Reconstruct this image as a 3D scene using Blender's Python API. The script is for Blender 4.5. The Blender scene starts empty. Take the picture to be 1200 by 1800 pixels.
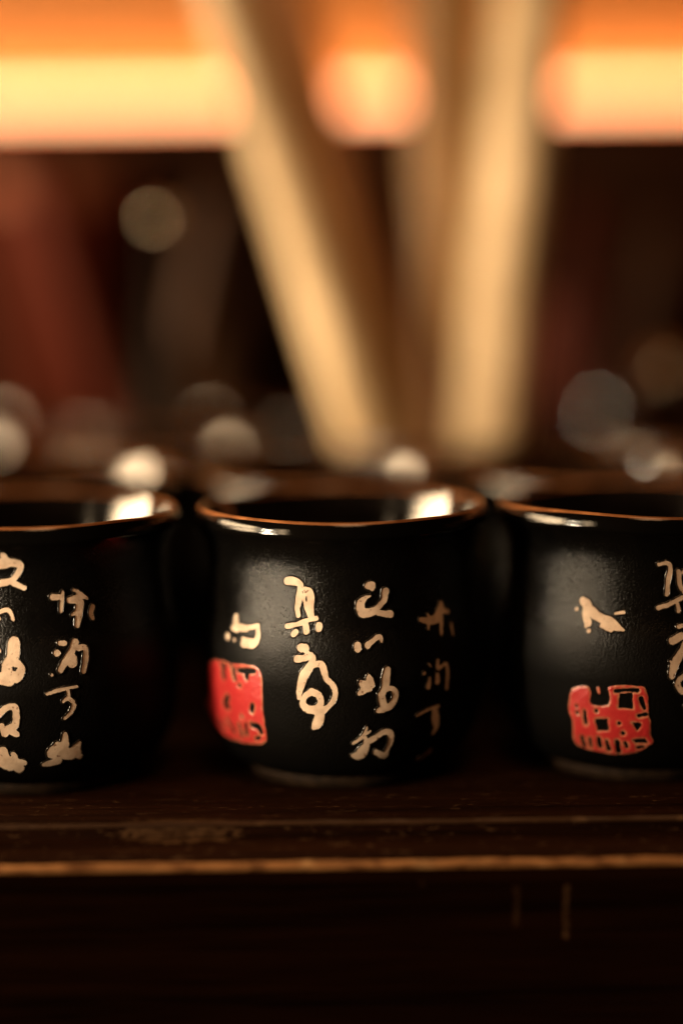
import bpy, bmesh, math, random
import numpy as np
from mathutils import Vector, Matrix

random.seed(7)
sc = bpy.context.scene
COL = sc.collection
R = math.radians

# ------------------------------------------------------------------ camera
CAM = Vector((0.0, -0.600, 0.1475))
PITCH, ROLL, LENS = 7.25, 0.75, 77.7
cam_d = bpy.data.cameras.new("camera")
cam = bpy.data.objects.new("camera", cam_d)
COL.objects.link(cam)
cam_d.sensor_fit = 'HORIZONTAL'
cam_d.sensor_width = 24.0
cam_d.lens = LENS
cam_d.clip_start, cam_d.clip_end = 0.02, 20.0
CM = Matrix.Translation(CAM) @ Matrix.Rotation(R(90 - PITCH), 4, 'X') @ Matrix.Rotation(R(-ROLL), 4, 'Z')
cam.matrix_world = CM
cam_d.dof.use_dof = True
cam_d.dof.focus_distance = 0.5715
cam_d.dof.aperture_fstop = 1.4
cam_d.dof.aperture_blades = 0
sc.camera = cam
F = LENS / 24.0 * 1200.0

# ------------------------------------------------------------------ world, exposure
w = bpy.data.worlds.new("World")
sc.world = w
w.use_nodes = True
bg = w.node_tree.nodes["Background"]
bg.inputs[0].default_value = (1.0, 0.5, 0.22, 1)
bg.inputs[1].default_value = 0.008
sc.view_settings.view_transform = 'Standard'
sc.view_settings.look = 'None'
sc.view_settings.exposure = 0.0
sc.view_settings.gamma = 1.0
sc.cycles.use_denoising = True
sc.cycles.denoiser = 'OPENIMAGEDENOISE'
sc.cycles.max_bounces = 8
sc.cycles.sample_clamp_indirect = 4.0
sc.cycles.caustics_reflective = False
sc.cycles.caustics_refractive = False


# ------------------------------------------------------------------ lamps (soft light from the left, as the glaze reflects it, and added fills)
def area(name, az, elev, dist, wd, ht, power, col, target=(0.0, 0.0, 0.05), spread=180):
    l = bpy.data.lights.new(name, 'AREA')
    l.shape = 'RECTANGLE'
    l.size, l.size_y = wd, ht
    l.energy = power
    l.color = col
    l.spread = R(spread)
    o = bpy.data.objects.new(name, l)
    COL.objects.link(o)
    t = Vector(target)
    a, e = R(az), R(elev)
    d = Vector((-math.sin(a) * math.cos(e), -math.cos(a) * math.cos(e), math.sin(e)))
    o.location = t + d * dist
    o.rotation_euler = (-d).to_track_quat('-Z', 'Y').to_euler()
    return o


KEY = (1.0, 0.80, 0.55)
area("side_lamp", 88, 11, 0.95, 0.66, 0.13, 14.5, (1.0, 0.70, 0.40))
area("narrow_lamp", 46, 11, 0.95, 0.07, 0.13, 0.9, (1.0, 0.70, 0.40))
area("front_lamp", 58, 6, 0.95, 0.11, 0.10, 3.8, KEY)
area("beam_fill", 58, 6, 0.45, 0.052, 0.047, 0.031, KEY, (-0.006, -0.02, 0.046), 16)  # added narrow beam, lifts the middle cup above its neighbours
area("warm_lamp", -8, 52, 1.1, 0.30, 0.30, 2.8, (1.0, 0.50, 0.22))
area("stick_fill", 60, 25, 0.60, 0.06, 0.06, 0.135, KEY, (0.02, 0.19, 0.13), 36)  # added fill that brightens the sticks and the back rows


# ------------------------------------------------------------------ helpers
def ray(px, py):
    d = CM.to_3x3() @ Vector(((px - 600) / F, (900 - py) / F, -1.0))
    return d.normalized()


def unproj(px, py, Y):
    d = ray(px, py)
    return CAM + d * ((Y - CAM.y) / d.y)


def tag(o, label=None, cat=None, group=None, kind=None):
    if label: o["label"] = label
    if cat: o["category"] = cat
    if group: o["group"] = group
    if kind: o["kind"] = kind
    return o


def empty(name, loc):
    o = bpy.data.objects.new(name, None)
    o.empty_display_size = 0.01
    COL.objects.link(o)
    o.location = loc
    return o


def link(name, me, mat, parent=None, smooth=True):
    if mat: me.materials.append(mat)
    if smooth:
        me.polygons.foreach_set("use_smooth", [True] * len(me.polygons))
    o = bpy.data.objects.new(name, me)
    COL.objects.link(o)
    if parent: o.parent = parent
    return o


def mesh(name, v, f):
    me = bpy.data.meshes.new(name)
    me.from_pydata([tuple(p) for p in v], [], f)
    me.update()
    return me


def lathe(name, prof, n=96, wob=None):
    """prof: list of (r, z). wob(theta, r, z) -> (r, z)"""
    v, f = [], []
    m = len(prof)
    for i in range(n):
        t = 2 * math.pi * i / n
        for (r, z) in prof:
            if wob: r, z = wob(t, r, z)
            v.append((r * math.sin(t), -r * math.cos(t), z))
    for i in range(n):
        j = (i + 1) % n
        for k in range(m - 1):
            f.append((i * m + k, j * m + k, j * m + k + 1, i * m + k + 1))
    me = mesh(name, v, f)
    bm = bmesh.new()
    bm.from_mesh(me)
    bmesh.ops.remove_doubles(bm, verts=bm.verts, dist=1e-6)
    bmesh.ops.recalc_face_normals(bm, faces=bm.faces)
    bm.to_mesh(me)
    bm.free()
    return me


def catmull(pts, n=6):
    pts = [np.array(p, float) for p in pts]
    if len(pts) < 3:
        return [p for p in pts]
    out = []
    P = [2 * pts[0] - pts[1]] + pts + [2 * pts[-1] - pts[-2]]
    for i in range(1, len(P) - 2):
        for k in range(n):
            t = k / n
            a, b, c, d = P[i - 1], P[i], P[i + 1], P[i + 2]
            out.append(0.5 * (2 * b + (c - a) * t + (2 * a - 5 * b + 4 * c - d) * t * t + (3 * b - a - 3 * c + d) * t ** 3))
    out.append(pts[-1])
    return out


# ------------------------------------------------------------------ materials
class NT:
    def __init__(self, name):
        self.m = bpy.data.materials.new(name)
        self.m.use_nodes = True
        self.t = self.m.node_tree
        self.b = self.t.nodes["Principled BSDF"]

    def n(self, typ, **kw):
        nd = self.t.nodes.new(typ)
        for k, v in kw.items():
            if hasattr(nd, k): setattr(nd, k, v)
        return nd

    def l(self, a, b):
        self.t.links.new(a, b)

    def set(self, **kw):
        for k, v in kw.items():
            self.b.inputs[k.replace("_", " ")].default_value = v

    def coord(self, scale=(1, 1, 1)):
        tc = self.n("ShaderNodeTexCoord")
        mp = self.n("ShaderNodeMapping")
        mp.inputs["Scale"].default_value = scale
        self.l(tc.outputs["Object"], mp.inputs["Vector"])
        return mp.outputs[0]

    def noise(self, vec, scale, detail=4, rough=0.5, dist=0.0):
        nd = self.n("ShaderNodeTexNoise")
        nd.inputs["Scale"].default_value = scale
        nd.inputs["Detail"].default_value = detail
        nd.inputs["Roughness"].default_value = rough
        nd.inputs["Distortion"].default_value = dist
        self.l(vec, nd.inputs["Vector"])
        return nd.outputs["Fac"]

    def ramp(self, fac, stops):
        nd = self.n("ShaderNodeValToRGB")
        cr = nd.color_ramp
        while len(cr.elements) < len(stops): cr.elements.new(0.5)
        for e, (p, c) in zip(cr.elements, stops):
            e.position = p
            e.color = (c, c, c, 1) if isinstance(c, (int, float)) else (*c, 1)
        self.l(fac, nd.inputs[0])
        return nd.outputs[0]

    def bump(self, h, strength, dist):
        nd = self.n("ShaderNodeBump")
        nd.inputs["Strength"].default_value = strength
        nd.inputs["Distance"].default_value = dist
        self.l(h, nd.inputs["Height"])
        self.l(nd.outputs[0], self.b.inputs["Normal"])

    def mix(self, fac, a, b):
        nd = self.n("ShaderNodeMix", data_type='RGBA')
        for s, v in ((0, fac), (6, a), (7, b)):
            if isinstance(v, (int, float)): nd.inputs[s].default_value = v
            elif isinstance(v, tuple): nd.inputs[s].default_value = (*v, 1)
            else: self.l(v, nd.inputs[s])
        return nd.outputs[2]

    def math(self, op, a, b=0.0, c=0.0, clamp=False):
        nd = self.n("ShaderNodeMath", operation=op, use_clamp=clamp)
        for i, v in enumerate((a, b, c)):
            if isinstance(v, (int, float)): nd.inputs[i].default_value = v
            else: self.l(v, nd.inputs[i])
        return nd.outputs[0]


def glaze(name, base=(0.0018, 0.0016, 0.0014), rough=(0.16, 0.34), bump=0.34, lipz=False, ior=1.34):
    t = NT(name)
    c = t.coord()
    big = t.noise(c, 90, 5, 0.6)
    fine = t.noise(c, 1800, 2, 0.75)
    mid = t.noise(c, 420, 4, 0.6)
    t.l(t.mix(t.ramp(big, [(0.3, 0.0), (0.75, 1.0)]), base, (base[0] * 1.7, base[1] * 1.5, base[2] * 1.25)), t.b.inputs["Base Color"])
    t.l(t.ramp(t.math('MULTIPLY_ADD', fine, 0.65, t.math('MULTIPLY', big, 0.4)), [(0.25, rough[0]), (0.8, rough[1])]), t.b.inputs["Roughness"])
    if lipz:
        sx = t.n('ShaderNodeSeparateXYZ'); tc = t.n('ShaderNodeTexCoord')
        t.l(tc.outputs['Object'], sx.inputs[0])
        k = t.math('MULTIPLY', t.math('SUBTRACT', sx.outputs[2], 0.0660), 300.0, clamp=True)
        ro = t.b.inputs['Roughness'].links[0].from_socket
        t.l(t.math('MULTIPLY', ro, t.math('MULTIPLY_ADD', k, -0.72, 1.0)), t.b.inputs['Roughness'])
    if lipz:
        k2 = t.math('MULTIPLY', t.math('SUBTRACT', 0.0455, sx.outputs[2]), 62.0, clamp=True)
        ro = t.b.inputs['Roughness'].links[0].from_socket
        t.l(t.math('MULTIPLY_ADD', k2, 0.34, ro), t.b.inputs['Roughness'])
        t.l(t.math('MULTIPLY_ADD', k2, -0.42, 0.5), t.b.inputs['Specular IOR Level'])
    t.set(IOR=ior)
    t.bump(t.math('ADD', fine, t.math('MULTIPLY', mid, 0.5)), bump, 0.0007)
    if lipz:
        bn = [n for n in t.t.nodes if n.type == 'BUMP'][0]
        t.l(t.math('MULTIPLY_ADD', k, -0.85 * bump, bump), bn.inputs['Strength'])
    return t.m


M = {}
M['glaze'] = glaze('black_satin_glaze', lipz=True)
M['inside'] = glaze('black_gloss_glaze', (0.004, 0.003, 0.0025), (0.05, 0.14), 0.02, ior=1.8)
M['ridge'] = glaze('black_glaze_edge', (0.008, 0.007, 0.006), (0.10, 0.22), 0.03)

t = NT('brown_lip_glaze')
c = t.coord()
t.l(t.ramp(t.noise(c, 160, 4), [(0.3, (0.16, 0.055, 0.018)), (0.7, (0.30, 0.115, 0.04))]), t.b.inputs["Base Color"])
t.set(Roughness=0.24, IOR=1.5)
t.bump(t.noise(c, 700, 3), 0.06, 0.0008)
M['lip'] = t.m

t = NT('bare_clay')
c = t.coord()
g = t.noise(c, 1500, 4, 0.7)
pit = t.ramp(t.noise(c, 900, 2, 0.5), [(0.27, 0.0), (0.34, 1.0)])
col = t.ramp(t.noise(c, 260, 4), [(0.3, (0.47, 0.325, 0.22)), (0.7, (0.74, 0.56, 0.405))])
t.l(t.mix(pit, (0.22, 0.11, 0.06), col), t.b.inputs["Base Color"])
t.set(Roughness=0.6)
t.bump(t.math('ADD', g, t.noise(c, 500, 3)), 0.25, 0.0004)
M['clay'] = t.m

t = NT('shaded_foot_clay')  # albedo lowered so the colour carries the shadow round the foot
c = t.coord()
t.l(t.ramp(t.noise(c, 300, 4), [(0.3, (0.009, 0.005, 0.0025)), (0.7, (0.03, 0.016, 0.008))]), t.b.inputs["Base Color"])
t.set(Roughness=0.7)
t.b.inputs['Specular IOR Level'].default_value = 0.1
t.bump(t.noise(c, 1500, 3), 0.2, 0.0004)
M['foot'] = t.m

t = NT('red_seal_glaze')
c = t.coord()
at = t.n("ShaderNodeAttribute", attribute_name="edge")
nz = t.noise(c, 420, 4, 0.6)
fac = t.math('MULTIPLY_ADD', t.math('SUBTRACT', nz, 0.5), 1.9, at.outputs["Fac"], clamp=True)
t.l(t.ramp(fac, [(0.0, (0.42, 0.022, 0.022)), (0.45, (0.44, 0.036, 0.028)), (0.85, (0.48, 0.13, 0.07)), (1.0, (0.45, 0.18, 0.10))]), t.b.inputs["Base Color"])
t.set(Roughness=0.33)
t.bump(t.noise(c, 600, 3), 0.35, 0.0008)
M['red'] = t.m


def vary(t, scale, gain):
    c = t.coord((scale, scale, scale * 0.4))
    old = t.b.inputs['Base Color'].links[0].from_socket
    k = t.ramp(t.noise(c, 1.0, 2, 0.5), [(0.35, 0.0), (0.65, 1.0)])
    m = t.n('ShaderNodeMix', data_type='RGBA', blend_type='MULTIPLY')
    m.inputs[0].default_value = 1.0
    t.l(old, m.inputs[6])
    t.l(t.mix(k, (1 - gain, 1 - gain * 1.1, 1 - gain * 1.3), (1.0, 1.0, 1.0)), m.inputs[7])
    t.l(m.outputs[2], t.b.inputs['Base Color'])
    return t


def wood(name, c0, c1, rough=(0.35, 0.6), axis='x', grain=1.0, wear=None, bump=0.2, spec=0.3):
    t = NT(name)
    s = {'x': (6, 260, 260), 'z': (120, 120, 5)}[axis]
    c = t.coord(tuple(v * grain for v in s))
    a = t.noise(c, 1.0, 6, 0.62, 0.4)
    c2 = t.coord({'x': (40, 1500, 1500), 'z': (600, 600, 30)}[axis])
    b = t.noise(c2, 1.0, 3, 0.6)
    k = t.math('MULTIPLY_ADD', b, 0.4, t.math('MULTIPLY', a, 0.75))
    col = t.ramp(k, [(0.35, c0), (0.75, c1)])
    if wear:
        cw = t.coord((1, 1, 1))
        wn = t.noise(cw, 130, 5, 0.7)
        wm = t.ramp(wn, [(0.58, 0.0), (0.74, 1.0)])
        col = t.mix(t.math('MULTIPLY', wm, 0.55), col, wear)
    t.l(col, t.b.inputs["Base Color"])
    t.l(t.ramp(a, [(0.3, rough[0]), (0.7, rough[1])]), t.b.inputs["Roughness"])
    t.b.inputs['Specular IOR Level'].default_value = spec
    t.bump(k, bump, 0.0012)
    return t


tw = wood('dark_counter_wood', (0.002, 0.0008, 0.0004), (0.026, 0.0085, 0.003), (0.5, 0.7), spec=0.03)
# dust specks and hairline scratches lying on the lacquer
c = tw.coord((1, 1, 1))
sp = tw.n("ShaderNodeTexVoronoi")
sp.inputs["Scale"].default_value = 420
tw.l(c, sp.inputs["Vector"])
speck = tw.ramp(sp.outputs["Distance"], [(0.06, 1.0), (0.13, 0.0)])
gate = tw.ramp(tw.noise(c, 150, 3), [(0.52, 0.0), (0.66, 1.0)])
cs = tw.coord((180, 900, 900))
hair = tw.ramp(tw.noise(cs, 1.0, 2, 0.5, 1.4), [(0.655, 0.0), (0.69, 1.0)])
msk = tw.math('MAXIMUM', tw.math('MULTIPLY', speck, gate), tw.math('MULTIPLY', hair, 0.55))
old = tw.b.inputs["Base Color"].links[0].from_socket
tw.l(tw.mix(tw.math('MULTIPLY', msk, 0.8), old, (0.15, 0.08, 0.04)), tw.b.inputs["Base Color"])
# a shallow chipped patch at the edge, left of the middle cup
pc = unproj(318, 1455, -0.053)
sx2 = tw.n("ShaderNodeSeparateXYZ")
tw.l(tw.coord((1, 1, 1)), sx2.inputs[0])
ex = tw.math('POWER', tw.math('DIVIDE', tw.math('SUBTRACT', sx2.outputs[0], pc.x), 0.0150), 2.0)
ey = tw.math('POWER', tw.math('DIVIDE', tw.math('SUBTRACT', sx2.outputs[1], -0.0566), 0.0032), 2.0)
nzc = tw.noise(tw.coord((300, 700, 700)), 1.0, 4, 0.7)
chip = tw.ramp(tw.math('MULTIPLY_ADD', nzc, 2.6, tw.math('SUBTRACT', -0.25, tw.math('ADD', ex, ey))), [(0.15, 0.0), (0.4, 1.0)])
old = tw.b.inputs["Base Color"].links[0].from_socket
tw.l(tw.mix(tw.math('MULTIPLY', chip, tw.ramp(nzc, [(0.40, 0.15), (0.66, 1.0)])), old, (0.095, 0.048, 0.022)), tw.b.inputs["Base Color"])
M['wood'] = tw.m

# the arris of the top board: lacquer rubbed thin in places
tw = wood('rubbed_arris_wood', (0.018, 0.008, 0.004), (0.075, 0.033, 0.014), (0.3, 0.5), wear=(0.34, 0.19, 0.09), bump=0.5)
M['arris'] = tw.m
tw = wood('worn_nosing_wood', (0.12, 0.045, 0.014), (0.70, 0.33, 0.12), (0.35, 0.55), wear=(0.80, 0.50, 0.22), grain=0.7, bump=0.6)
c = tw.coord((110, 420, 420))
old = tw.b.inputs['Base Color'].links[0].from_socket
tw.l(tw.mix(tw.ramp(tw.noise(c, 1.0, 5, 0.7), [(0.36, 1.0), (0.52, 0.0)]), old, (0.11, 0.038, 0.012)), tw.b.inputs['Base Color'])
M['worn'] = tw.m

# front board: nearly black, two vertical rubbed streaks
tf = wood('black_front_wood', (0.0006, 0.0003, 0.0002), (0.013, 0.0042, 0.0015), (0.6, 0.8), bump=0.25, spec=0.0)
tc = tf.n("ShaderNodeTexCoord")
sx = tf.n("ShaderNodeSeparateXYZ")
tf.l(tc.outputs["Object"], sx.inputs[0])
c = tf.coord((1, 1, 1))
nz = tf.noise(c, 500, 4, 0.7)
nz2 = tf.noise(tf.coord((500, 1, 160)), 1.0, 3, 0.6)


def streak(px, y0, y1, hw, amt):
    p0, p1 = unproj(px, y0, -0.0685), unproj(px, y1, -0.0685)
    dx = tf.math('ABSOLUTE', tf.math('SUBTRACT', sx.outputs[0], tf.math('MULTIPLY_ADD', nz, 0.0012, p0.x - 0.0006)))
    a = tf.math('SUBTRACT', 1.0, tf.math('DIVIDE', dx, hw), clamp=True)
    zc, zh = (p0.z + p1.z) / 2, abs(p0.z - p1.z) / 2
    dz = tf.math('ABSOLUTE', tf.math('SUBTRACT', sx.outputs[2], zc))
    b = tf.math('MULTIPLY', tf.math('SUBTRACT', zh, dz), 900.0, clamp=True)
    g = tf.ramp(nz2, [(0.42, 0.15), (0.62, 1.0)])
    return tf.math('MULTIPLY', tf.math('MULTIPLY', tf.math('MULTIPLY', a, b), g), amt)


msk = tf.math('MAXIMUM', streak(995, 1556, 1655, 0.0010, 0.42), tf.math('MAXIMUM', streak(907, 1556, 1635, 0.0011, 0.15), streak(742, 1548, 1562, 0.0009, 0.3)))
old = tf.b.inputs["Base Color"].links[0].from_socket
tf.l(tf.mix(msk, old, (0.30, 0.16, 0.08)), tf.b.inputs["Base Color"])
M['front'] = tf.m

M['stick'] = vary(wood('pale_stick_wood', (0.55, 0.38, 0.20), (0.72, 0.54, 0.32), (0.35, 0.5), 'z'), 55, 0.4).m
M['stick2'] = vary(wood('honey_stick_wood', (0.32, 0.165, 0.055), (0.42, 0.235, 0.09), (0.35, 0.5), 'z'), 55, 0.4).m
M['stick3'] = wood('brown_stick_wood', (0.24, 0.105, 0.038), (0.36, 0.165, 0.062), (0.4, 0.6), 'z').m
M['stick4'] = wood('dark_stick_wood', (0.04, 0.016, 0.008), (0.075, 0.032, 0.014), (0.4, 0.6), 'z').m  # dark brown wood of the slim sticks
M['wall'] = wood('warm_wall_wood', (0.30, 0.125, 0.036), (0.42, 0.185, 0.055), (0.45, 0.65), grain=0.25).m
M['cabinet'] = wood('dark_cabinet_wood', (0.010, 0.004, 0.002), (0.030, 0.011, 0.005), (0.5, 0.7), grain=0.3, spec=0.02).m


def simple(name, col, rough, metal=0.0, col2=None, scale=120):
    t = NT(name)
    c = t.coord()
    col2 = col2 or tuple(v * 0.6 for v in col)
    t.l(t.ramp(t.noise(c, scale, 4), [(0.3, col2), (0.7, col)]), t.b.inputs["Base Color"])
    t.set(Roughness=rough, Metallic=metal)
    if not metal: t.b.inputs['Specular IOR Level'].default_value = 0.06
    t.bump(t.noise(c, scale * 6, 3), 0.03, 0.0005)
    return t.m


M['red_lacquer'] = simple('red_lacquer', (0.10, 0.017, 0.008), 0.5)
M['rose_highlight'] = simple('rose_highlight_lacquer', (0.26, 0.085, 0.045), 0.4)  # blurred rim highlight painted in as a lighter rose
M['red_dark'] = simple('dark_red_lacquer', (0.07, 0.013, 0.006), 0.4)
M['brown_glass'] = simple('smoky_brown_glaze', (0.07, 0.034, 0.018), 0.22)
M['black_glass'] = simple('black_bottle_glass', (0.012, 0.006, 0.003), 0.6)
M['steel'] = simple('brushed_steel', (0.60, 0.50, 0.38), 0.22, 1.0, (0.50, 0.41, 0.31))
t = NT('amber_diffuser')
t.b.inputs["Emission Color"].default_value = (1.0, 0.155, 0.024, 1)
t.b.inputs["Emission Strength"].default_value = 5.0
M['diffuser'] = t.m
t = NT('warm_led')
t.b.inputs["Emission Color"].default_value = (1.0, 0.55, 0.26, 1)
t.b.inputs["Emission Strength"].default_value = 4.5
M['led'] = t.m

# ------------------------------------------------------------------ counter
def extrude_x(name, prof, x0, x1, seg=1, jit=0.0, seed=0):
    rnd = random.Random(seed)
    v, f = [], []
    m = len(prof)
    ph = [rnd.uniform(0, 6.28) for _ in range(8)]
    for i in range(seg + 1):
        x = x0 + (x1 - x0) * i / seg
        d = sum(math.sin(x * (140 + 170 * k) + ph[k]) / (k + 1.5) for k in range(6)) * jit
        for k, (y, z) in enumerate(prof):
            e = d if 0 < k < m - 1 else 0
            v.append((x, y + e, z + e * 0.6))
    for i in range(seg):
        for k in range(m - 1):
            f.append((i * m + k, (i + 1) * m + k, (i + 1) * m + k + 1, i * m + k + 1))
    f.append(tuple(range(m)))
    f.append(tuple(seg * m + k for k in reversed(range(m))))
    me = mesh(name, v, f)
    bm = bmesh.new()
    bm.from_mesh(me)
    bmesh.ops.recalc_face_normals(bm, faces=bm.faces)
    bm.to_mesh(me)
    bm.free()
    return me


counter = empty('wooden_counter', (0, 0, 0))
tag(counter, 'dark wooden counter with a rubbed orange front edge under the black cups', 'counter')
X0, X1 = -0.55, 0.55
link('top_board', mesh('top_board', [(X0, -0.0566, 0), (X1, -0.0566, 0), (X1, 0.414, 0), (X0, 0.414, 0),
                                     (X0, -0.0566, -0.012), (X1, -0.0566, -0.012), (X1, 0.414, -0.012), (X0, 0.414, -0.012)],
                       [(0, 1, 2, 3), (7, 6, 5, 4), (0, 4, 5, 1), (1, 5, 6, 2), (2, 6, 7, 3), (3, 7, 4, 0)]), M['wood'], counter, False)
ar = [(-0.0566, -0.0012)] + [(-0.0566 - 0.0006 * math.sin(a), -0.0006 + 0.0006 * math.cos(a)) for a in [R(x) for x in (0, 20, 40, 60, 80)]] + [(-0.0571, -0.0012)]
link('arris', extrude_x('arris', ar, X0, X1, 700, 0.00010, 3), M['arris'], counter)
led_prof = [(-0.0562, -0.0042), (-0.0580, -0.0042), (-0.0590, -0.0045), (-0.0660, -0.00765), (-0.0660, -0.012), (-0.0562, -0.012)]
link('ledge_strip', extrude_x('ledge_strip', led_prof, X0, X1, 300, 0.00008, 5), M['wood'], counter)
nos = [(-0.0660, -0.0102), (-0.0660, -0.00775)] + [(-0.0664 - 0.0010 * math.sin(a), -0.0088 + 0.0011 * math.cos(a)) for a in [R(x) for x in (5, 25, 45, 65, 85, 110)]] + [(-0.0672, -0.0098), (-0.0666, -0.0102)]
link('nosing', extrude_x('nosing', nos, X0, X1, 900, 0.00016, 11), M['worn'], counter)
fr = [(-0.0600, -0.0121), (-0.06602, -0.0121), (-0.06602, -0.0103), (-0.0670, -0.0103), (-0.0676, -0.0125), (-0.0676, -0.20), (-0.060, -0.20)]
link('front_board', extrude_x('front_board', fr, X0, X1, 4), M['front'], counter, False)

# ------------------------------------------------------------------ cup profile
H = 0.0735
OUT = [(0.0262, 0.0034), (0.0287, 0.0044), (0.0324, 0.0070), (0.0354, 0.0115), (0.0372, 0.0170), (0.0381, 0.0235), (0.03845, 0.0300), (0.0384, 0.0360),
       (0.0381, 0.0405), (0.03715, 0.0455), (0.03655, 0.0500), (0.0363, 0.0545), (0.0362, 0.0590), (0.0364, 0.0620), (0.0370, 0.0645), (0.0379, 0.0665), (0.0388, 0.0680), (0.0395, 0.0689), (0.03985, 0.0695), (0.0399, 0.0700), (0.03978, 0.0708), (0.03962, 0.0717), (0.03935, 0.0725), (0.0391, 0.0730)]
OUTs = catmull(OUT, 4)
PZ = np.array([p[1] for p in OUTs]); PR = np.array([p[0] for p in OUTs])
LIP = [(0.0391, 0.0730), (0.03895, 0.0733), (0.0387, 0.07355), (0.0384, 0.0736), (0.0379, 0.0730)]
INN = [(0.0379, 0.0730), (0.0373, 0.0710), (0.03615, 0.0663), (0.0350, 0.0615), (0.0340, 0.0567), (0.0335, 0.0500), (0.0345, 0.0400), (0.0345, 0.0280), (0.0318, 0.0150), (0.0220, 0.0080), (0.0, 0.0065)]
FOOT = [(0.0200, 0.0030), (0.0205, 0.0), (0.0248, 0.0), (0.0256, 0.0006), (0.0262, 0.0034), (0.0255, 0.0040)]


def rprof(z):
    return float(np.interp(z, PZ, PR))


def make_wob(seed, amp):
    rnd = random.Random(seed)
    ph = [rnd.uniform(0, 6.28) for _ in range(6)]

    def wob(t, r, z):
        k = max(0.0, (z - 0.05) / (H - 0.05))
        dz = amp * k * (0.9 * math.sin(2 * t + ph[0]) + 0.6 * math.sin(3 * t + ph[1]) + 0.35 * math.sin(5 * t + ph[2]))
        dr = amp * 0.5 * k * (math.sin(2 * t + ph[3]) + 0.5 * math.sin(3 * t + ph[4]))
        return (r + dr if r > 0.01 else r), z + dz
    return wob


def make_cup(loc, seed, amp):
    root = empty('tea_cup', loc)
    wb = make_wob(seed, amp)
    link('body', lathe('body', OUTs, 128, wb), M['glaze'], root)
    link('lip', lathe('lip', catmull(LIP, 3), 128, wb), M['lip'], root)
    link('inside', lathe('inside', catmull(INN, 3), 96, wb), M['inside'], root)
    link('foot_ring', lathe('foot_ring', FOOT, 96), M['foot'], root)
    return root, wb


# ------------------------------------------------------------------ lettering cut through the glaze
RR = 0.0383


class Glyph:
    def __init__(self, cup_loc, ox, oy, sc_, wob):
        self.c = Vector(cup_loc); self.ox, self.oy, self.s = ox, oy, sc_
        self.k = 1.0 / (6823.0 * sc_)
        self.wob = wob

    def hit(self, X, Y):
        px, py = self.ox + X / self.s, self.oy + Y / self.s
        d = ray(px, py)
        best, bt = 1e9, None
        t = 0.48
        prev = None
        while t < 0.64:
            p = CAM + d * t - self.c
            g = math.hypot(p.x, p.y) - rprof(max(0.0035, min(H, p.z)))
            if g < best: best, bt = g, t
            if g <= 0:
                a, b = t - 0.001, t
                for _ in range(14):
                    mdl = (a + b) / 2
                    p = CAM + d * mdl - self.c
                    if math.hypot(p.x, p.y) - rprof(max(0.0035, min(H, p.z))) <= 0: b = mdl
                    else: a = mdl
                bt = b
                break
            t += 0.001
        p = CAM + d * bt - self.c
        return RR * math.atan2(p.x, -p.y), p.z

    def stroke(self, pts):
        out = []
        for (X, Y, r) in catmull(pts, 5):
            s, z = self.hit(X, Y)
            out.append((s, z, max(r, 3) * self.k * 0.94))
        return out


def sd_stroke(S, Z, pts):
    d = np.full(S.shape, 1e9)
    if len(pts) == 1:
        pts = [pts[0], (pts[0][0] + 1e-6, pts[0][1], pts[0][2])]
    for (a, b) in zip(pts[:-1], pts[1:]):
        bx, bz = b[0] - a[0], b[1] - a[1]
        L = bx * bx + bz * bz + 1e-16
        h = np.clip(((S - a[0]) * bx + (Z - a[1]) * bz) / L, 0, 1)
        d = np.minimum(d, np.hypot(S - a[0] - bx * h, Z - a[1] - bz * h) - (a[2] + (b[2] - a[2]) * h))
    return d


def sd_poly(S, Z, poly):
    d = np.full(S.shape, 1e9)
    ins = np.zeros(S.shape, bool)
    n = len(poly)
    for i in range(n):
        ax, az = poly[i]; bx, bz = poly[(i + 1) % n]
        ex, ez = bx - ax, bz - az
        h = np.clip(((S - ax) * ex + (Z - az) * ez) / (ex * ex + ez * ez + 1e-16), 0, 1)
        d = np.minimum(d, np.hypot(S - ax - ex * h, Z - az - ez * h))
        cond = (az > Z) != (bz > Z)
        xs = ax + (Z - az) * ex / (ez if abs(ez) > 1e-12 else 1e-12)
        ins ^= cond & (S < xs)
    return np.where(ins, -d, d)


def clip(poly, lo):
    """keep sdf >= lo (or <= -lo when lo is a tuple) ; poly: list of (s, z, d)"""
    sign, lim = lo
    out = []
    n = len(poly)
    for i in range(n):
        a, b = poly[i], poly[(i + 1) % n]
        fa, fb = sign * (a[2] - lim), sign * (b[2] - lim)
        if fa >= 0: out.append(a)
        if (fa >= 0) != (fb >= 0):
            t = fa / (fa - fb)
            out.append((a[0] + (b[0] - a[0]) * t, a[1] + (b[1] - a[1]) * t, lim))
    return out


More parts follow.
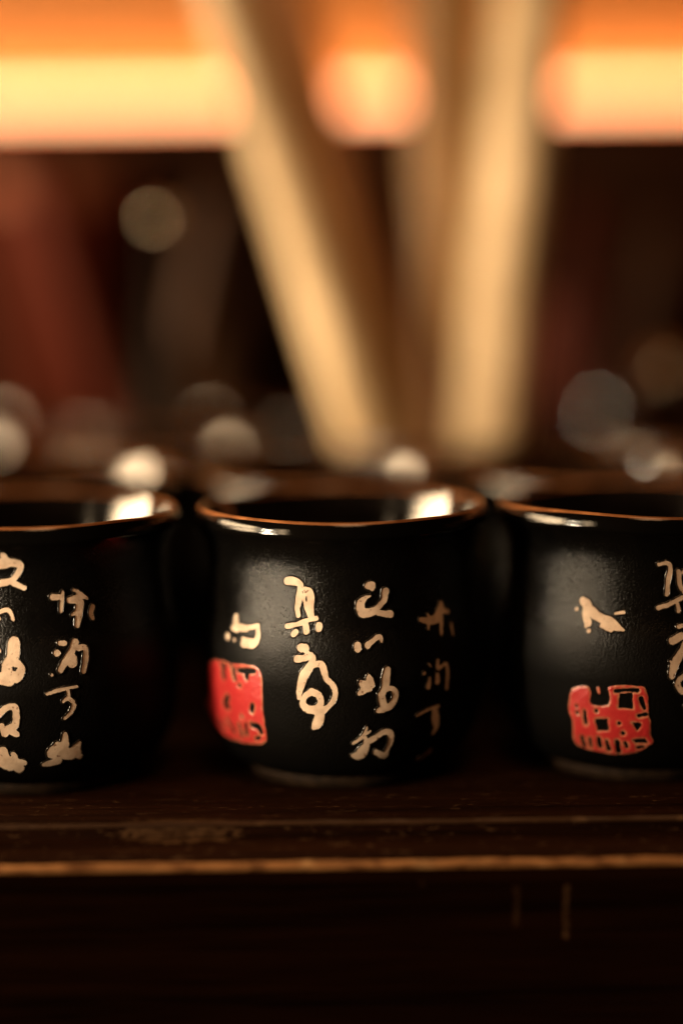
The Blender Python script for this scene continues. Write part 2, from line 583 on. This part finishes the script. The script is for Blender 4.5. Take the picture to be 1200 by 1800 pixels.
def contour_mesh(name, S, Z, D, clips, hfun, wob, attr=False):
    vid, V, Dv, Fc = {}, [], [], []
    ny, nx = D.shape
    lo = min(l for s, l in clips if s < 0) if any(s < 0 for s, l in clips) else 0
    for j in range(ny - 1):
        for i in range(nx - 1):
            q = D[j:j + 2, i:i + 2]
            skip = False
            for sgn, lim in clips:
                if (sgn * (q - lim)).max() < 0: skip = True
            if skip: continue
            poly = [(S[j, i], Z[j, i], D[j, i]), (S[j, i + 1], Z[j, i + 1], D[j, i + 1]),
                    (S[j + 1, i + 1], Z[j + 1, i + 1], D[j + 1, i + 1]), (S[j + 1, i], Z[j + 1, i], D[j + 1, i])]
            for cl in clips:
                poly = clip(poly, cl)
                if len(poly) < 3: break
            if len(poly) < 3: continue
            ids = []
            for (s, z, d) in poly:
                key = (round(s * 2e7), round(z * 2e7))
                if key not in vid:
                    vid[key] = len(V)
                    th = s / RR
                    r, zz = wob(th, rprof(z), z)
                    r += hfun(d, s, z)
                    V.append((r * math.sin(th), -r * math.cos(th), zz)); Dv.append(d)
                k = vid[key]
                if not ids or ids[-1] != k: ids.append(k)
            if ids and ids[0] == ids[-1]: ids.pop()
            if len(set(ids)) >= 3 and len(set(ids)) == len(ids): Fc.append(tuple(ids))
    me = mesh(name, V, Fc)
    if attr:
        at = me.attributes.new("edge", 'FLOAT', 'POINT')
        at.data.foreach_set("value", [max(0.0, min(1.0, 1.0 + d / 0.0009)) for d in Dv])
    return me


STEP = 0.00017
RW = 0.00050


def add_glyph(cup, G, strokes, name='character', mat='clay', poly=None, holes=(), seed=1, grow=5):
    st = [G.stroke(p) for p in strokes]
    pl = [G.hit(*q) for q in catmull(poly + [poly[0]], 3)][:-1] if poly else None
    allp = [(a[0] - a[2], a[1] - a[2]) for s in st for a in s] + [(a[0] + a[2], a[1] + a[2]) for s in st for a in s] + (pl or [])
    xs = [p[0] for p in allp]; zs = [p[1] for p in allp]
    m = 0.0011
    gx = np.arange(min(xs) - m, max(xs) + m, STEP)
    gz = np.arange(max(0.0045, min(zs) - m), max(zs) + m, STEP)
    S, Z = np.meshgrid(gx, gz)
    D = np.full(S.shape, 1e9)
    for s in st: D = np.minimum(D, sd_stroke(S, Z, s))
    if pl: D = np.minimum(D, sd_poly(S, Z, pl) + 0.0001)
    for h in holes:
        if h[0] == 'p': D = np.maximum(D, -sd_poly(S, Z, [G.hit(*q) for q in h[1]])); continue
        D = np.maximum(D, -sd_stroke(S, Z, G.stroke([(a, b, q + grow) for (a, b, q) in h])))
    rnd = random.Random(seed)
    for k in range(5):
        a, b, p = rnd.uniform(-1, 1), rnd.uniform(-1, 1), rnd.uniform(0, 6.28)
        fq = 1500 + 1300 * k
        D = D + 0.000055 / (1 + 0.35 * k) * np.sin((a * S + b * Z) * fq + p)
    if mat == 'red':
        hf = lambda d, s, z: 0.00020 + 0.00014 * min(1.0, -d / 0.0005)
    else:
        hf = lambda d, s, z: 0.00012
    o = link(name, contour_mesh(name, S, Z, D, [(-1, 0.0)], hf, G.wob, mat == 'red'), M[mat], cup)
    pk = 0.00024 if mat != 'red' else 0.00020
    if mat == 'red': hr0 = lambda d, s, z: 0.00012 + 0.00004 * math.sin(math.pi * min(1, max(0, d / RW))) - 0.00014 * max(0, d / RW)
    hr = hr0 if mat == 'red' else lambda d, s, z: 0.00010 + pk * math.sin(math.pi * min(1, max(0, d / RW))) ** 0.8 - 0.00018 * max(0, d / RW)
    link('glaze_edge', contour_mesh('glaze_edge', S, Z, D, [(1, 0.0), (-1, RW)], hr, G.wob), M['glaze' if mat == 'red' else 'ridge'], o)
    return o


# ---- the three cups at the front
LOCS = [(-0.0838, -0.0030, 0), (0.0, 0.0, 0), (0.0822, 0.0030, 0)]
cupL, wL = make_cup(LOCS[0], 21, 0.00025)
cupC, wC = make_cup(LOCS[1], 5, 0.00022)
cupR, wR = make_cup(LOCS[2], 12, 0.00045)
tag(cupL, 'black tea cup with tan lettering, cut off by the left edge, no seal showing', 'cup', 'cups in the front row')
tag(cupC, 'middle front black tea cup with lettering right of a red seal', 'cup', 'cups in the front row')
tag(cupR, 'black tea cup at the right edge with a squarish red seal below a tan blot', 'cup', 'cups in the front row')

g = Glyph(LOCS[1], 340, 960, 4.2857, wC)
C1 = [
    [[(325, 532, 28), (322, 580, 34), (330, 625, 30)], [(340, 605, 22), (420, 612, 20), (490, 600, 16)], [(488, 620, 20), (486, 680, 26), (455, 735, 32), (380, 738, 32)],
     [(258, 675, 28), (262, 690, 24)], [(312, 705, 18)], [(375, 700, 16), (440, 716, 22)], [(300, 615, 22), (350, 625, 20), (410, 630, 12)]],
    [[(710, 262, 34), (760, 265, 34), (802, 285, 27), (803, 335, 26), (792, 400, 28), (785, 470, 24), (790, 520, 18)], [(845, 325, 24), (878, 350, 32), (880, 430, 32), (878, 500, 32), (888, 540, 26)],
     [(850, 325, 20), (833, 385, 14), (845, 440, 16), (870, 510, 22)], [(705, 603, 20), (780, 590, 20), (850, 562, 20), (925, 545, 17)], [(845, 570, 22), (848, 645, 26)], [(772, 645, 22), (755, 662, 24)], [(942, 598, 28), (945, 625, 26)]],
    [[(812, 768, 33), (842, 768, 32)], [(845, 790, 20), (870, 815, 22)], [(783, 850, 30), (830, 845, 27), (882, 832, 34), (893, 870, 30), (868, 920, 36), (835, 970, 38), (815, 1030, 34), (800, 1090, 28), (795, 1142, 18)],
     [(865, 925, 22), (915, 893, 24), (963, 893, 26), (982, 940, 26), (1002, 1000, 24), (1050, 1050, 26), (1068, 1110, 24), (1050, 1170, 22), (1010, 1215, 22), (975, 1240, 30)],
     [(890, 1098, 30), (942, 1125, 26), (958, 1180, 26), (925, 1228, 32), (862, 1228, 34), (826, 1190, 30), (838, 1135, 26), (890, 1098, 30)], [(940, 1230, 40), (950, 1290, 40), (930, 1340, 36), (905, 1368, 18)]],
]
for i, s in enumerate(C1): add_glyph(cupC, g, s, seed=i + 1)
C_POLY = [(122, 880), (170, 850), (260, 868), (290, 882), (380, 885), (470, 905), (510, 950), (525, 1030), (525, 1130), (530, 1250), (548, 1380), (556, 1460), (520, 1495), (420, 1490), (300, 1460), (200, 1385), (140, 1275), (108, 1185), (128, 1120), (122, 1000)]
C_HOLES = [[(238, 898, 14), (230, 960, 17), (236, 992, 13)], [(345, 938, 8), (400, 940, 17), (462, 943, 9)], [(407, 955, 16), (405, 992, 13)], [(308, 925, 13), (312, 960, 10), (318, 1000, 8)], [(355, 1045, 10)],
           [(265, 1135, 14), (246, 1185, 22), (268, 1215, 15)], [(447, 1200, 15), (443, 1240, 13)], [(370, 1285, 8)], [(208, 1318, 9), (238, 1365, 11)], [(262, 1308, 8), (312, 1395, 11)], [(350, 1348, 7), (372, 1422, 8)], [(400, 1340, 7), (406, 1412, 8)],
           [(438, 1345, 9), (490, 1362, 20), (516, 1405, 13)], [(478, 1450, 8), (500, 1444, 7)], [(280, 870, 5), (288, 900, 6)], [(205, 860, 5), (215, 895, 6)]]
add_glyph(cupC, g, [], 'seal', 'red', C_POLY, C_HOLES, seed=31, grow=10)

g = Glyph(LOCS[1], 580, 960, 4.2857, wC)
C2 = [
    [[(288, 295, 32), (318, 290, 28), (312, 312, 24)], [(303, 373, 5), (262, 395, 20), (225, 440, 36), (248, 502, 40), (320, 492, 32), (350, 480, 26)], [(415, 338, 30), (405, 400, 28), (368, 450, 25), (340, 480, 26)], [(340, 490, 24), (400, 510, 23), (452, 512, 30)]],
    [[(208, 748, 28), (208, 776, 27)], [(283, 748, 26), (330, 705, 20), (370, 685, 22), (386, 718, 15)]],
    [[(288, 975, 14), (295, 1010, 32), (305, 1050, 32)], [(235, 1030, 24), (262, 1055, 38), (250, 1090, 30), (222, 1112, 18)], [(230, 1000 + 22, 18)], [(290, 1075, 30)]],
    [[(428, 935, 28), (420, 1000, 36), (415, 1060, 32), (392, 1110, 28)], [(385, 1120, 28), (395, 1180, 34), (402, 1220, 36), (362, 1240, 22)], [(400, 1220, 34), (450, 1205, 30), (486, 1155, 26), (490, 1108, 25), (460, 1072, 22), (415, 1085, 20)]],
    [[(276, 1365, 9), (256, 1420, 17), (215, 1460, 14), (175, 1485, 14)], [(250, 1430, 12), (300, 1395, 9)], [(262, 1440, 14), (270, 1490, 26), (245, 1545, 46), (215, 1575, 42), (170, 1578, 18)], [(285, 1475, 26), (340, 1442, 24), (400, 1402, 22), (448, 1408, 26), (458, 1465, 22), (430, 1530, 18), (405, 1578, 28), (340, 1550, 22)]],
    [[(680, 555, 20), (740, 562, 32), (800, 540, 38), (830, 475, 38), (832, 430, 20)], [(830, 480, 30), (885, 492, 20)], [(740, 580, 22), (738, 625, 8)], [(835, 540, 22), (836, 665, 10)], [(735, 518, 14), (745, 550, 18)], [(910, 585, 14), (915, 625, 13), (922, 665, 11)]],
    [[(708, 960, 16)], [(742, 885, 6), (760, 912, 5)], [(748, 995, 9), (738, 1060, 22)], [(806, 970, 18), (808, 1022, 24)], [(808, 862, 12), (815, 920, 18), (868, 885, 13), (882, 960, 15), (874, 1072, 12)]],
    [[(655, 1275, 12), (740, 1230, 14), (810, 1208, 14)], [(785, 1225, 24), (790, 1300, 38), (795, 1360, 24), (770, 1415, 12)]],
    [[(748, 1545, 26), (690, 1592, 16), (648, 1612, 9)]],
]
for i, s in enumerate(C2): add_glyph(cupC, g, s, seed=40 + i)

g = Glyph(LOCS[0], 0, 940, 3.914, wL)
L = [
    [[(22, 145, 24), (40, 170, 26)], [(-40, 215, 34), (20, 195, 40), (80, 192, 30), (135, 205, 28), (140, 235, 22), (110, 285, 22), (75, 318, 22), (20, 330, 24), (-40, 345, 24)], [(70, 322, 22), (120, 345, 20), (165, 365, 22)]],
    [[(-50, 560, 18), (0, 530, 18), (55, 518, 17), (78, 550, 16), (90, 582, 14)], [(-6, 575, 16)]],
    [[(98, 745, 44), (92, 800, 46), (82, 850, 44), (50, 890, 36)], [(45, 900, 36), (55, 960, 42), (110, 980, 40), (146, 930, 28), (132, 893, 26), (80, 870, 34)], [(60, 1005, 42), (10, 990, 46)], [(-6, 800, 14)]],
    [[(-40, 1270, 24), (0, 1225, 24), (50, 1190, 24), (100, 1190, 28), (112, 1250, 25), (102, 1310, 26), (60, 1342, 30)], [(60, 1340, 30), (112, 1372, 24)], [(50, 1350, 28), (28, 1372, 22), (12, 1315, 18)]],
    [[(22, 1490, 36), (40, 1560, 52), (100, 1560, 42), (125, 1600, 48)], [(110, 1570, 40), (165, 1570, 24)], [(-40, 1550, 40), (60, 1590, 45)], [(95, 1515, 24), (110, 1560, 30)]],
    [[(360, 430, 22), (410, 430, 20)], [(430, 395, 12), (424, 450, 17), (418, 525, 16)], [(505, 380, 12), (535, 395, 16), (535, 440, 34), (480, 450, 24)], [(550, 415, 26), (598, 438, 7)], [(548, 470, 32), (540, 560, 28), (530, 622, 20)], [(535, 530, 22), (495, 550, 12)], [(634, 495, 16), (625, 540, 16), (636, 575, 14)]],
    [[(412, 748, 16), (442, 748, 20)], [(390, 815, 24)], [(515, 740, 26), (492, 800, 26), (452, 870, 26), (415, 930, 22)], [(495, 850, 32), (495, 885, 36)], [(535, 780, 20), (583, 780, 22), (590, 850, 20), (574, 940, 18)], [(357, 966, 11)]],
    [[(325, 1096, 12), (400, 1070, 13), (525, 1045, 9)], [(465, 1065, 13), (468, 1115, 15), (435, 1148, 13)], [(470, 1125, 15), (508, 1165, 16), (490, 1220, 16), (445, 1265, 11)]],
    [[(447, 1375, 20), (445, 1430, 30), (430, 1490, 46)], [(395, 1455, 36), (350, 1510, 34), (430, 1510, 40), (500, 1500, 48), (545, 1430, 14)], [(520, 1490, 40), (545, 1525, 24)], [(400, 1555, 30), (350, 1570, 26), (298, 1585, 14)]],
]
for i, s in enumerate(L): add_glyph(cupL, g, s, seed=60 + i)

g = Glyph(LOCS[2], 920, 940, 3.75, wR)
Rg = [
    [[(395, 438, 30), (420, 470, 38), (412, 530, 30), (425, 580, 24), (412, 602, 12)], [(440, 500, 36), (500, 545, 32), (560, 572, 38), (600, 600, 30), (655, 628, 10)], [(520, 600, 20), (575, 625, 18)]],
    [[(606, 520, 8), (660, 512, 12)]], [[(350, 492, 14)]], [[(430, 632, 16)]],
    [[(890, 190, 13), (950, 183, 16), (966, 220, 18), (952, 300, 18), (945, 390, 16)], ],
    [[(1020, 238, 18), (1030, 330, 19), (1055, 375, 18)], [(1050, 240, 16), (1095, 270, 22), (1100, 380, 26), (1115, 440, 20)], [(885, 482, 14), (960, 458, 16), (1045, 412, 16), (1120, 395, 15)], [(1008, 440, 14), (1020, 502, 16)], [(1125, 470, 22)]],
    [[(1018, 607, 14), (1040, 600, 14)], [(978, 702, 26), (1040, 668, 26), (1075, 690, 26), (1050, 760, 28), (1003, 830, 30), (985, 890, 28), (975, 935, 22)], [(965, 835, 9), (985, 850, 12)], [(1060, 745, 20), (1120, 720, 22), (1150, 800, 22), (1190, 880, 22), (1170, 960, 22), (1115, 1010, 24)],
     [(1060, 925, 20), (1018, 965, 18), (1022, 1012, 20), (1062, 1036, 22), (1110, 1000, 22), (1100, 940, 20), (1060, 925, 20)], [(1090, 1030, 30), (1100, 1090, 28), (1070, 1130, 16)]],
]
for i, s in enumerate(Rg): add_glyph(cupR, g, s, seed=80 + i)
R_POLY = [(318, 1012), (370, 994), (432, 1000), (446, 1050), (446, 1115), (555, 1120), (566, 1060), (560, 1002), (640, 990), (760, 994), (802, 1012), (820, 1070), (826, 1190), (840, 1230), (840, 1310), (856, 1370), (810, 1402), (740, 1438), (600, 1450), (440, 1420), (362, 1390), (330, 1340), (325, 1230), (298, 1150), (304, 1080)]
R_HOLES = [[(608, 1032, 9), (680, 1022, 9), (752, 1027, 10)], ('p', [(632, 1046), (716, 1040), (722, 1148), (624, 1142)]), [(775, 1080, 13), (783, 1110, 14), (796, 1145, 9)], [(760, 1192, 9), (805, 1184, 12)],
           [(405, 1165, 10), (413, 1242, 11)], ('p', [(472, 1214), (556, 1210), (566, 1294), (488, 1290)]), ('p', [(715, 1236), (774, 1240), (780, 1262), (748, 1290)]), [(655, 1308, 13)], ('p', [(720, 1352), (800, 1338), (822, 1372), (740, 1374)]),
           [(388, 1335, 11), (402, 1385, 14)], [(440, 1342, 9), (446, 1392, 11)], [(498, 1345, 13), (506, 1392, 15)], [(550, 1362, 10), (562, 1412, 16)], [(620, 1368, 14), (626, 1422, 18)], [(670, 1370, 10), (682, 1400, 9)], [(755, 1402, 9), (790, 1398, 7)], [(350, 1130, 8)], [(355, 1172, 8)], [(480, 1160, 9)], [(630, 1243, 9)]]
add_glyph(cupR, g, [], 'seal', 'red', R_POLY, R_HOLES, seed=93)
add_glyph(cupR, g, [[(492, 1012, 11), (500, 1045, 9)]], 'seal_dash', 'red', seed=94)

# ------------------------------------------------------------------ cups behind
proto = None


def copy_cup(src, loc, rot):
    c = src.copy()
    COL.objects.link(c)
    c.location = loc
    c.rotation_euler = (0, 0, rot)
    for k in ('label', 'group'):
        if k in c: del c[k]
    for ch in src.children:
        d = ch.copy()
        COL.objects.link(d)
        d.parent = c
    return c


def pxx(px, Y):
    return unproj(px, 800, Y).x


BACK = [
    (-0.0900, 0.088, 'plain black tea cup behind the left lettered cup, in the second row'),
    (-0.0060, 0.090, 'plain black tea cup directly behind the middle lettered cup'),
    (0.0765, 0.087, 'plain black tea cup behind the right lettered cup, in the second row'),
    (-0.1500, 0.182, 'plain black tea cup in the third row at the far left edge'),
    (-0.0660, 0.178, 'plain black tea cup in the third row, left of the stick holder'),
    (0.0330, 0.192, 'black tea cup in the third row holding the pale wooden sticks'),
    (0.1270, 0.182, 'plain black tea cup right of the stick holder, in the third row'),
    (-0.1620, 0.290, 'plain black tea cup in the fourth row at the far left edge'),
    (-0.0780, 0.290, 'black tea cup in the fourth row with two slim sticks, left of the leaning stick'),
    (0.0050, 0.291, 'plain black tea cup in the fourth row behind the stick holder'),
    (0.0890, 0.290, 'black tea cup in the fourth row at the right with two slim sticks'),
]
proto, _ = make_cup((BACK[0][0], BACK[0][1], 0), 40, 0.0002)
for i, (x, y, lab) in enumerate(BACK):
    o = proto if i == 0 else copy_cup(proto, (x, y, 0), i * 1.3)
    tag(o, lab, 'cup', 'cups in the back rows')


# ------------------------------------------------------------------ sticks in the holder cup
def stick(name, label, bot, top, w0, w1, mat, flat=0.7, group=None):
    bot, top = Vector(bot), Vector(top)
    L = (top - bot).length
    root = empty(name, bot)
    tag(root, label, 'stick', group)
    v, f = [], []
    n, m = 24, 16
    for k in range(m + 1):
        t = k / m
        wd = (w0 + (w1 - w0) * t) / 2
        if k in (0, m): wd *= 0.72
        zz = t * L + (0.0 if k else -0.0015)
        for i in range(n):
            a = 2 * math.pi * i / n
            cx, sy = math.cos(a), math.sin(a)
            p = 0.8
            v.append((wd * math.copysign(abs(cx) ** p, cx), wd * flat * math.copysign(abs(sy) ** p, sy), zz))
    for k in range(m):
        for i in range(n):
            j = (i + 1) % n
            f.append((k * n + i, k * n + j, (k + 1) * n + j, (k + 1) * n + i))
    f.append(tuple(reversed(range(n))))
    f.append(tuple(m * n + i for i in range(n)))
    o = link('shaft', mesh('shaft', v, f), M[mat], root)
    root.rotation_mode = 'QUATERNION'
    root.rotation_quaternion = (top - bot).to_track_quat('Z', 'Y')
    return root


def stick_px(name, label, p0, y0, p1, y1, w0, w1, mat, flat=0.7, zb=0.009, zt=0.285, group='sticks in the holder cup'):
    a, b = unproj(p0[0], p0[1], y0), unproj(p1[0], p1[1], y1)
    d = b - a
    bot = a + d * ((zb - a.z) / d.z)
    top = a + d * ((zt - a.z) / d.z)
    return stick(name, label, bot, top, w0, w1, mat, flat, group)


stick_px('wooden_stick', 'thick pale wooden stick leaning to the left out of the holder cup', (660, 770), 0.180, (405, 0), 0.215, 0.036, 0.022, 'stick')
stick_px('wooden_stick', 'thick pale wooden stick standing rightmost in the holder cup', (853, 770), 0.182, (928, 0), 0.210, 0.024, 0.028, 'stick')
stick_px('wooden_stick', 'honey brown wooden stick upright just left of the rightmost pale stick', (800, 770), 0.207, (780, 0), 0.240, 0.020, 0.033, 'stick2')
stick_px('wooden_stick', 'dark brown stick behind the left leaning pale stick', (690, 770), 0.214, (492, 0), 0.270, 0.026, 0.026, 'stick3')

SG = 'slim sticks in the fourth row cups'
stick_px('slim_stick', 'slim brown stick leaning right in the fourth row cup left of the thick sticks', (300, 720), 0.285, (385, 300), 0.30, 0.010, 0.012, 'stick4', 0.9, group=SG, zt=0.165)
stick_px('slim_stick', 'slim red stick leaning left in the fourth row cup left of the thick sticks', (185, 720), 0.285, (55, 280), 0.30, 0.012, 0.016, 'red_lacquer', 0.9, group=SG, zt=0.175)
stick_px('slim_stick', 'slim dark red stick standing nearly upright right of the thick sticks', (1010, 720), 0.285, (1035, 300), 0.30, 0.012, 0.014, 'red_dark', 0.9, group=SG, zt=0.16)
stick_px('slim_stick', 'slim brown stick leaning right near the right edge of the fourth row', (1095, 720), 0.285, (1175, 320), 0.30, 0.010, 0.012, 'stick4', 0.9, group=SG, zt=0.15)

# ------------------------------------------------------------------ things standing at the back
def tumbler(name, label, px, Y, ytop, r0, r1, mat, cat='tumbler', th=0.003, rimh=0.003, rmat=None):
    p = unproj(px, ytop, Y)
    h = p.z
    root = empty(name, (p.x, Y, 0))
    tag(root, label, cat)
    link('wall', lathe('wall', [(0, 0.0), (r0 * 0.9, 0.0), (r0, 0.003), (r0 + (r1 - r0) * 0.45, h * 0.5), (r1, h - rimh)], 64), M[mat], root)
    link('rim', lathe('rim', [(r1, h - rimh), (r1 + 0.0004, h - rimh * 0.5), (r1, h - 0.001), (r1 - th * 0.5, h), (r1 - th, h - 0.001), (r1 - th, h - 0.004)], 64), M[rmat or mat], root)
    link('inside', lathe('inside', [(r1 - th, h - 0.004), (r0 - th * 0.8, 0.008), (0, 0.006)], 64), M[mat], root)
    return root


def glint_bottle(name, label, px, Y, yball, rb, rball, mat='black_glass'):  # made-up bottle, its ball stopper shaped to give a blurred highlight disc
    p = unproj(px, yball, Y)
    zb = p.z
    hb = zb - rball
    root = empty(name, (p.x, Y, 0))
    tag(root, label, 'glint_bottle')
    prof = [(0, 0), (rb * 0.9, 0), (rb, 0.004), (rb, hb * 0.5), (rb * 0.92, hb * 0.6), (rb * 0.55, hb * 0.72), (rb * 0.34, hb * 0.82), (rb * 0.30, hb * 0.97), (rb * 0.36, hb * 0.98), (rb * 0.36, hb), (0, hb)]
    link('body', lathe('body', prof, 64), M[mat], root)
    n = 14
    link('stopper', lathe('stopper', [(rball * math.sin(math.pi * k / n), zb - rball * math.cos(math.pi * k / n)) for k in range(n + 1)], 32), M['steel'], root)
    return root


tumbler('red_tumbler', 'tall red lacquer tumbler at the back left under the glowing strip', 95, 0.376, 288, 0.008, 0.034, 'red_lacquer', rimh=0.017, rmat='rose_highlight')  # tall rim band carries the painted highlight
tumbler('brown_tumbler', 'smoky brown tumbler at the back, between red tumbler and leaning stick', 365, 0.372, 540, 0.018, 0.024, 'brown_glass')
tumbler('red_tumbler', 'short dark red tumbler at the back right of the pale sticks', 1010, 0.374, 520, 0.020, 0.025, 'red_dark')
glint_bottle('glint_bottle', 'made-up slim black bottle with a round steel stopper left of the leaning stick', 280, 0.232, 385, 0.010, 0.0046)
glint_bottle('glint_bottle', 'made-up short black bottle with a round steel stopper near the right edge', 1172, 0.232, 660, 0.010, 0.0100)

# ------------------------------------------------------------------ back wall, cabinet and light strip
YW = 0.46
zl = unproj(600, 174, YW - 0.03).z
wall = link('wall', mesh('wall', [(-1.2, YW, zl - 0.02), (1.2, YW, zl - 0.02), (1.2, YW, 1.0), (-1.2, YW, 1.0), (-1.2, YW + .02, zl - 0.02), (1.2, YW + .02, zl - 0.02), (1.2, YW + .02, 1.0), (-1.2, YW + .02, 1.0)],
                          [(0, 1, 2, 3), (7, 6, 5, 4), (0, 4, 5, 1), (1, 5, 6, 2), (2, 6, 7, 3), (3, 7, 4, 0)]), M['wall'], None, False)
tag(wall, kind='structure')
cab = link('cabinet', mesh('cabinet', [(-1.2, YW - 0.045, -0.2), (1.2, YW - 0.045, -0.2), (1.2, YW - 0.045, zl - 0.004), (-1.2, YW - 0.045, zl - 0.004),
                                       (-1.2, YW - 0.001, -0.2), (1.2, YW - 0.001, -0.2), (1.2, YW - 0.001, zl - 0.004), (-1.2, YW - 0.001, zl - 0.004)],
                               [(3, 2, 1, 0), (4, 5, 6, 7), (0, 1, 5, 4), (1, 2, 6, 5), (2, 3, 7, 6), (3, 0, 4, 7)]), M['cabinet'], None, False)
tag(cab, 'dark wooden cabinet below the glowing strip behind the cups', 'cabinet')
strip = empty('light_strip', (0, YW - 0.03, zl))
tag(strip, 'glowing warm orange light strip along the wall above the cabinet', 'light strip')


def bar(name, y0, y1, z0, z1, mat):
    v = [(x, y, z) for x in (-1.15, 1.15) for (y, z) in ((y0, z0), (y1, z0), (y1, z1), (y0, z1))]
    link(name, mesh(name, v, [(3, 2, 1, 0), (4, 5, 6, 7), (0, 1, 5, 4), (1, 2, 6, 5), (2, 3, 7, 6), (3, 0, 4, 7)]), M[mat], strip, False)


bar('diffuser', 0.0, 0.004, -0.0037, 0.0050, 'diffuser')
bar('led_line', -0.0012, -0.0002, -0.0015, 0.0017, 'led')

# the strip also throws its light back onto the wall behind it
wl = bpy.data.lights.new("strip_wall_light", 'AREA')
wl.shape = 'RECTANGLE'
wl.size, wl.size_y = 2.2, 0.006
wl.energy = 1.8
wl.color = (1.0, 0.58, 0.28)
wo = bpy.data.objects.new("strip_wall_light", wl)
COL.objects.link(wo)
wo.location = (0, YW - 0.0255, zl + 0.001)
wo.rotation_euler = (R(98), 0, 0)
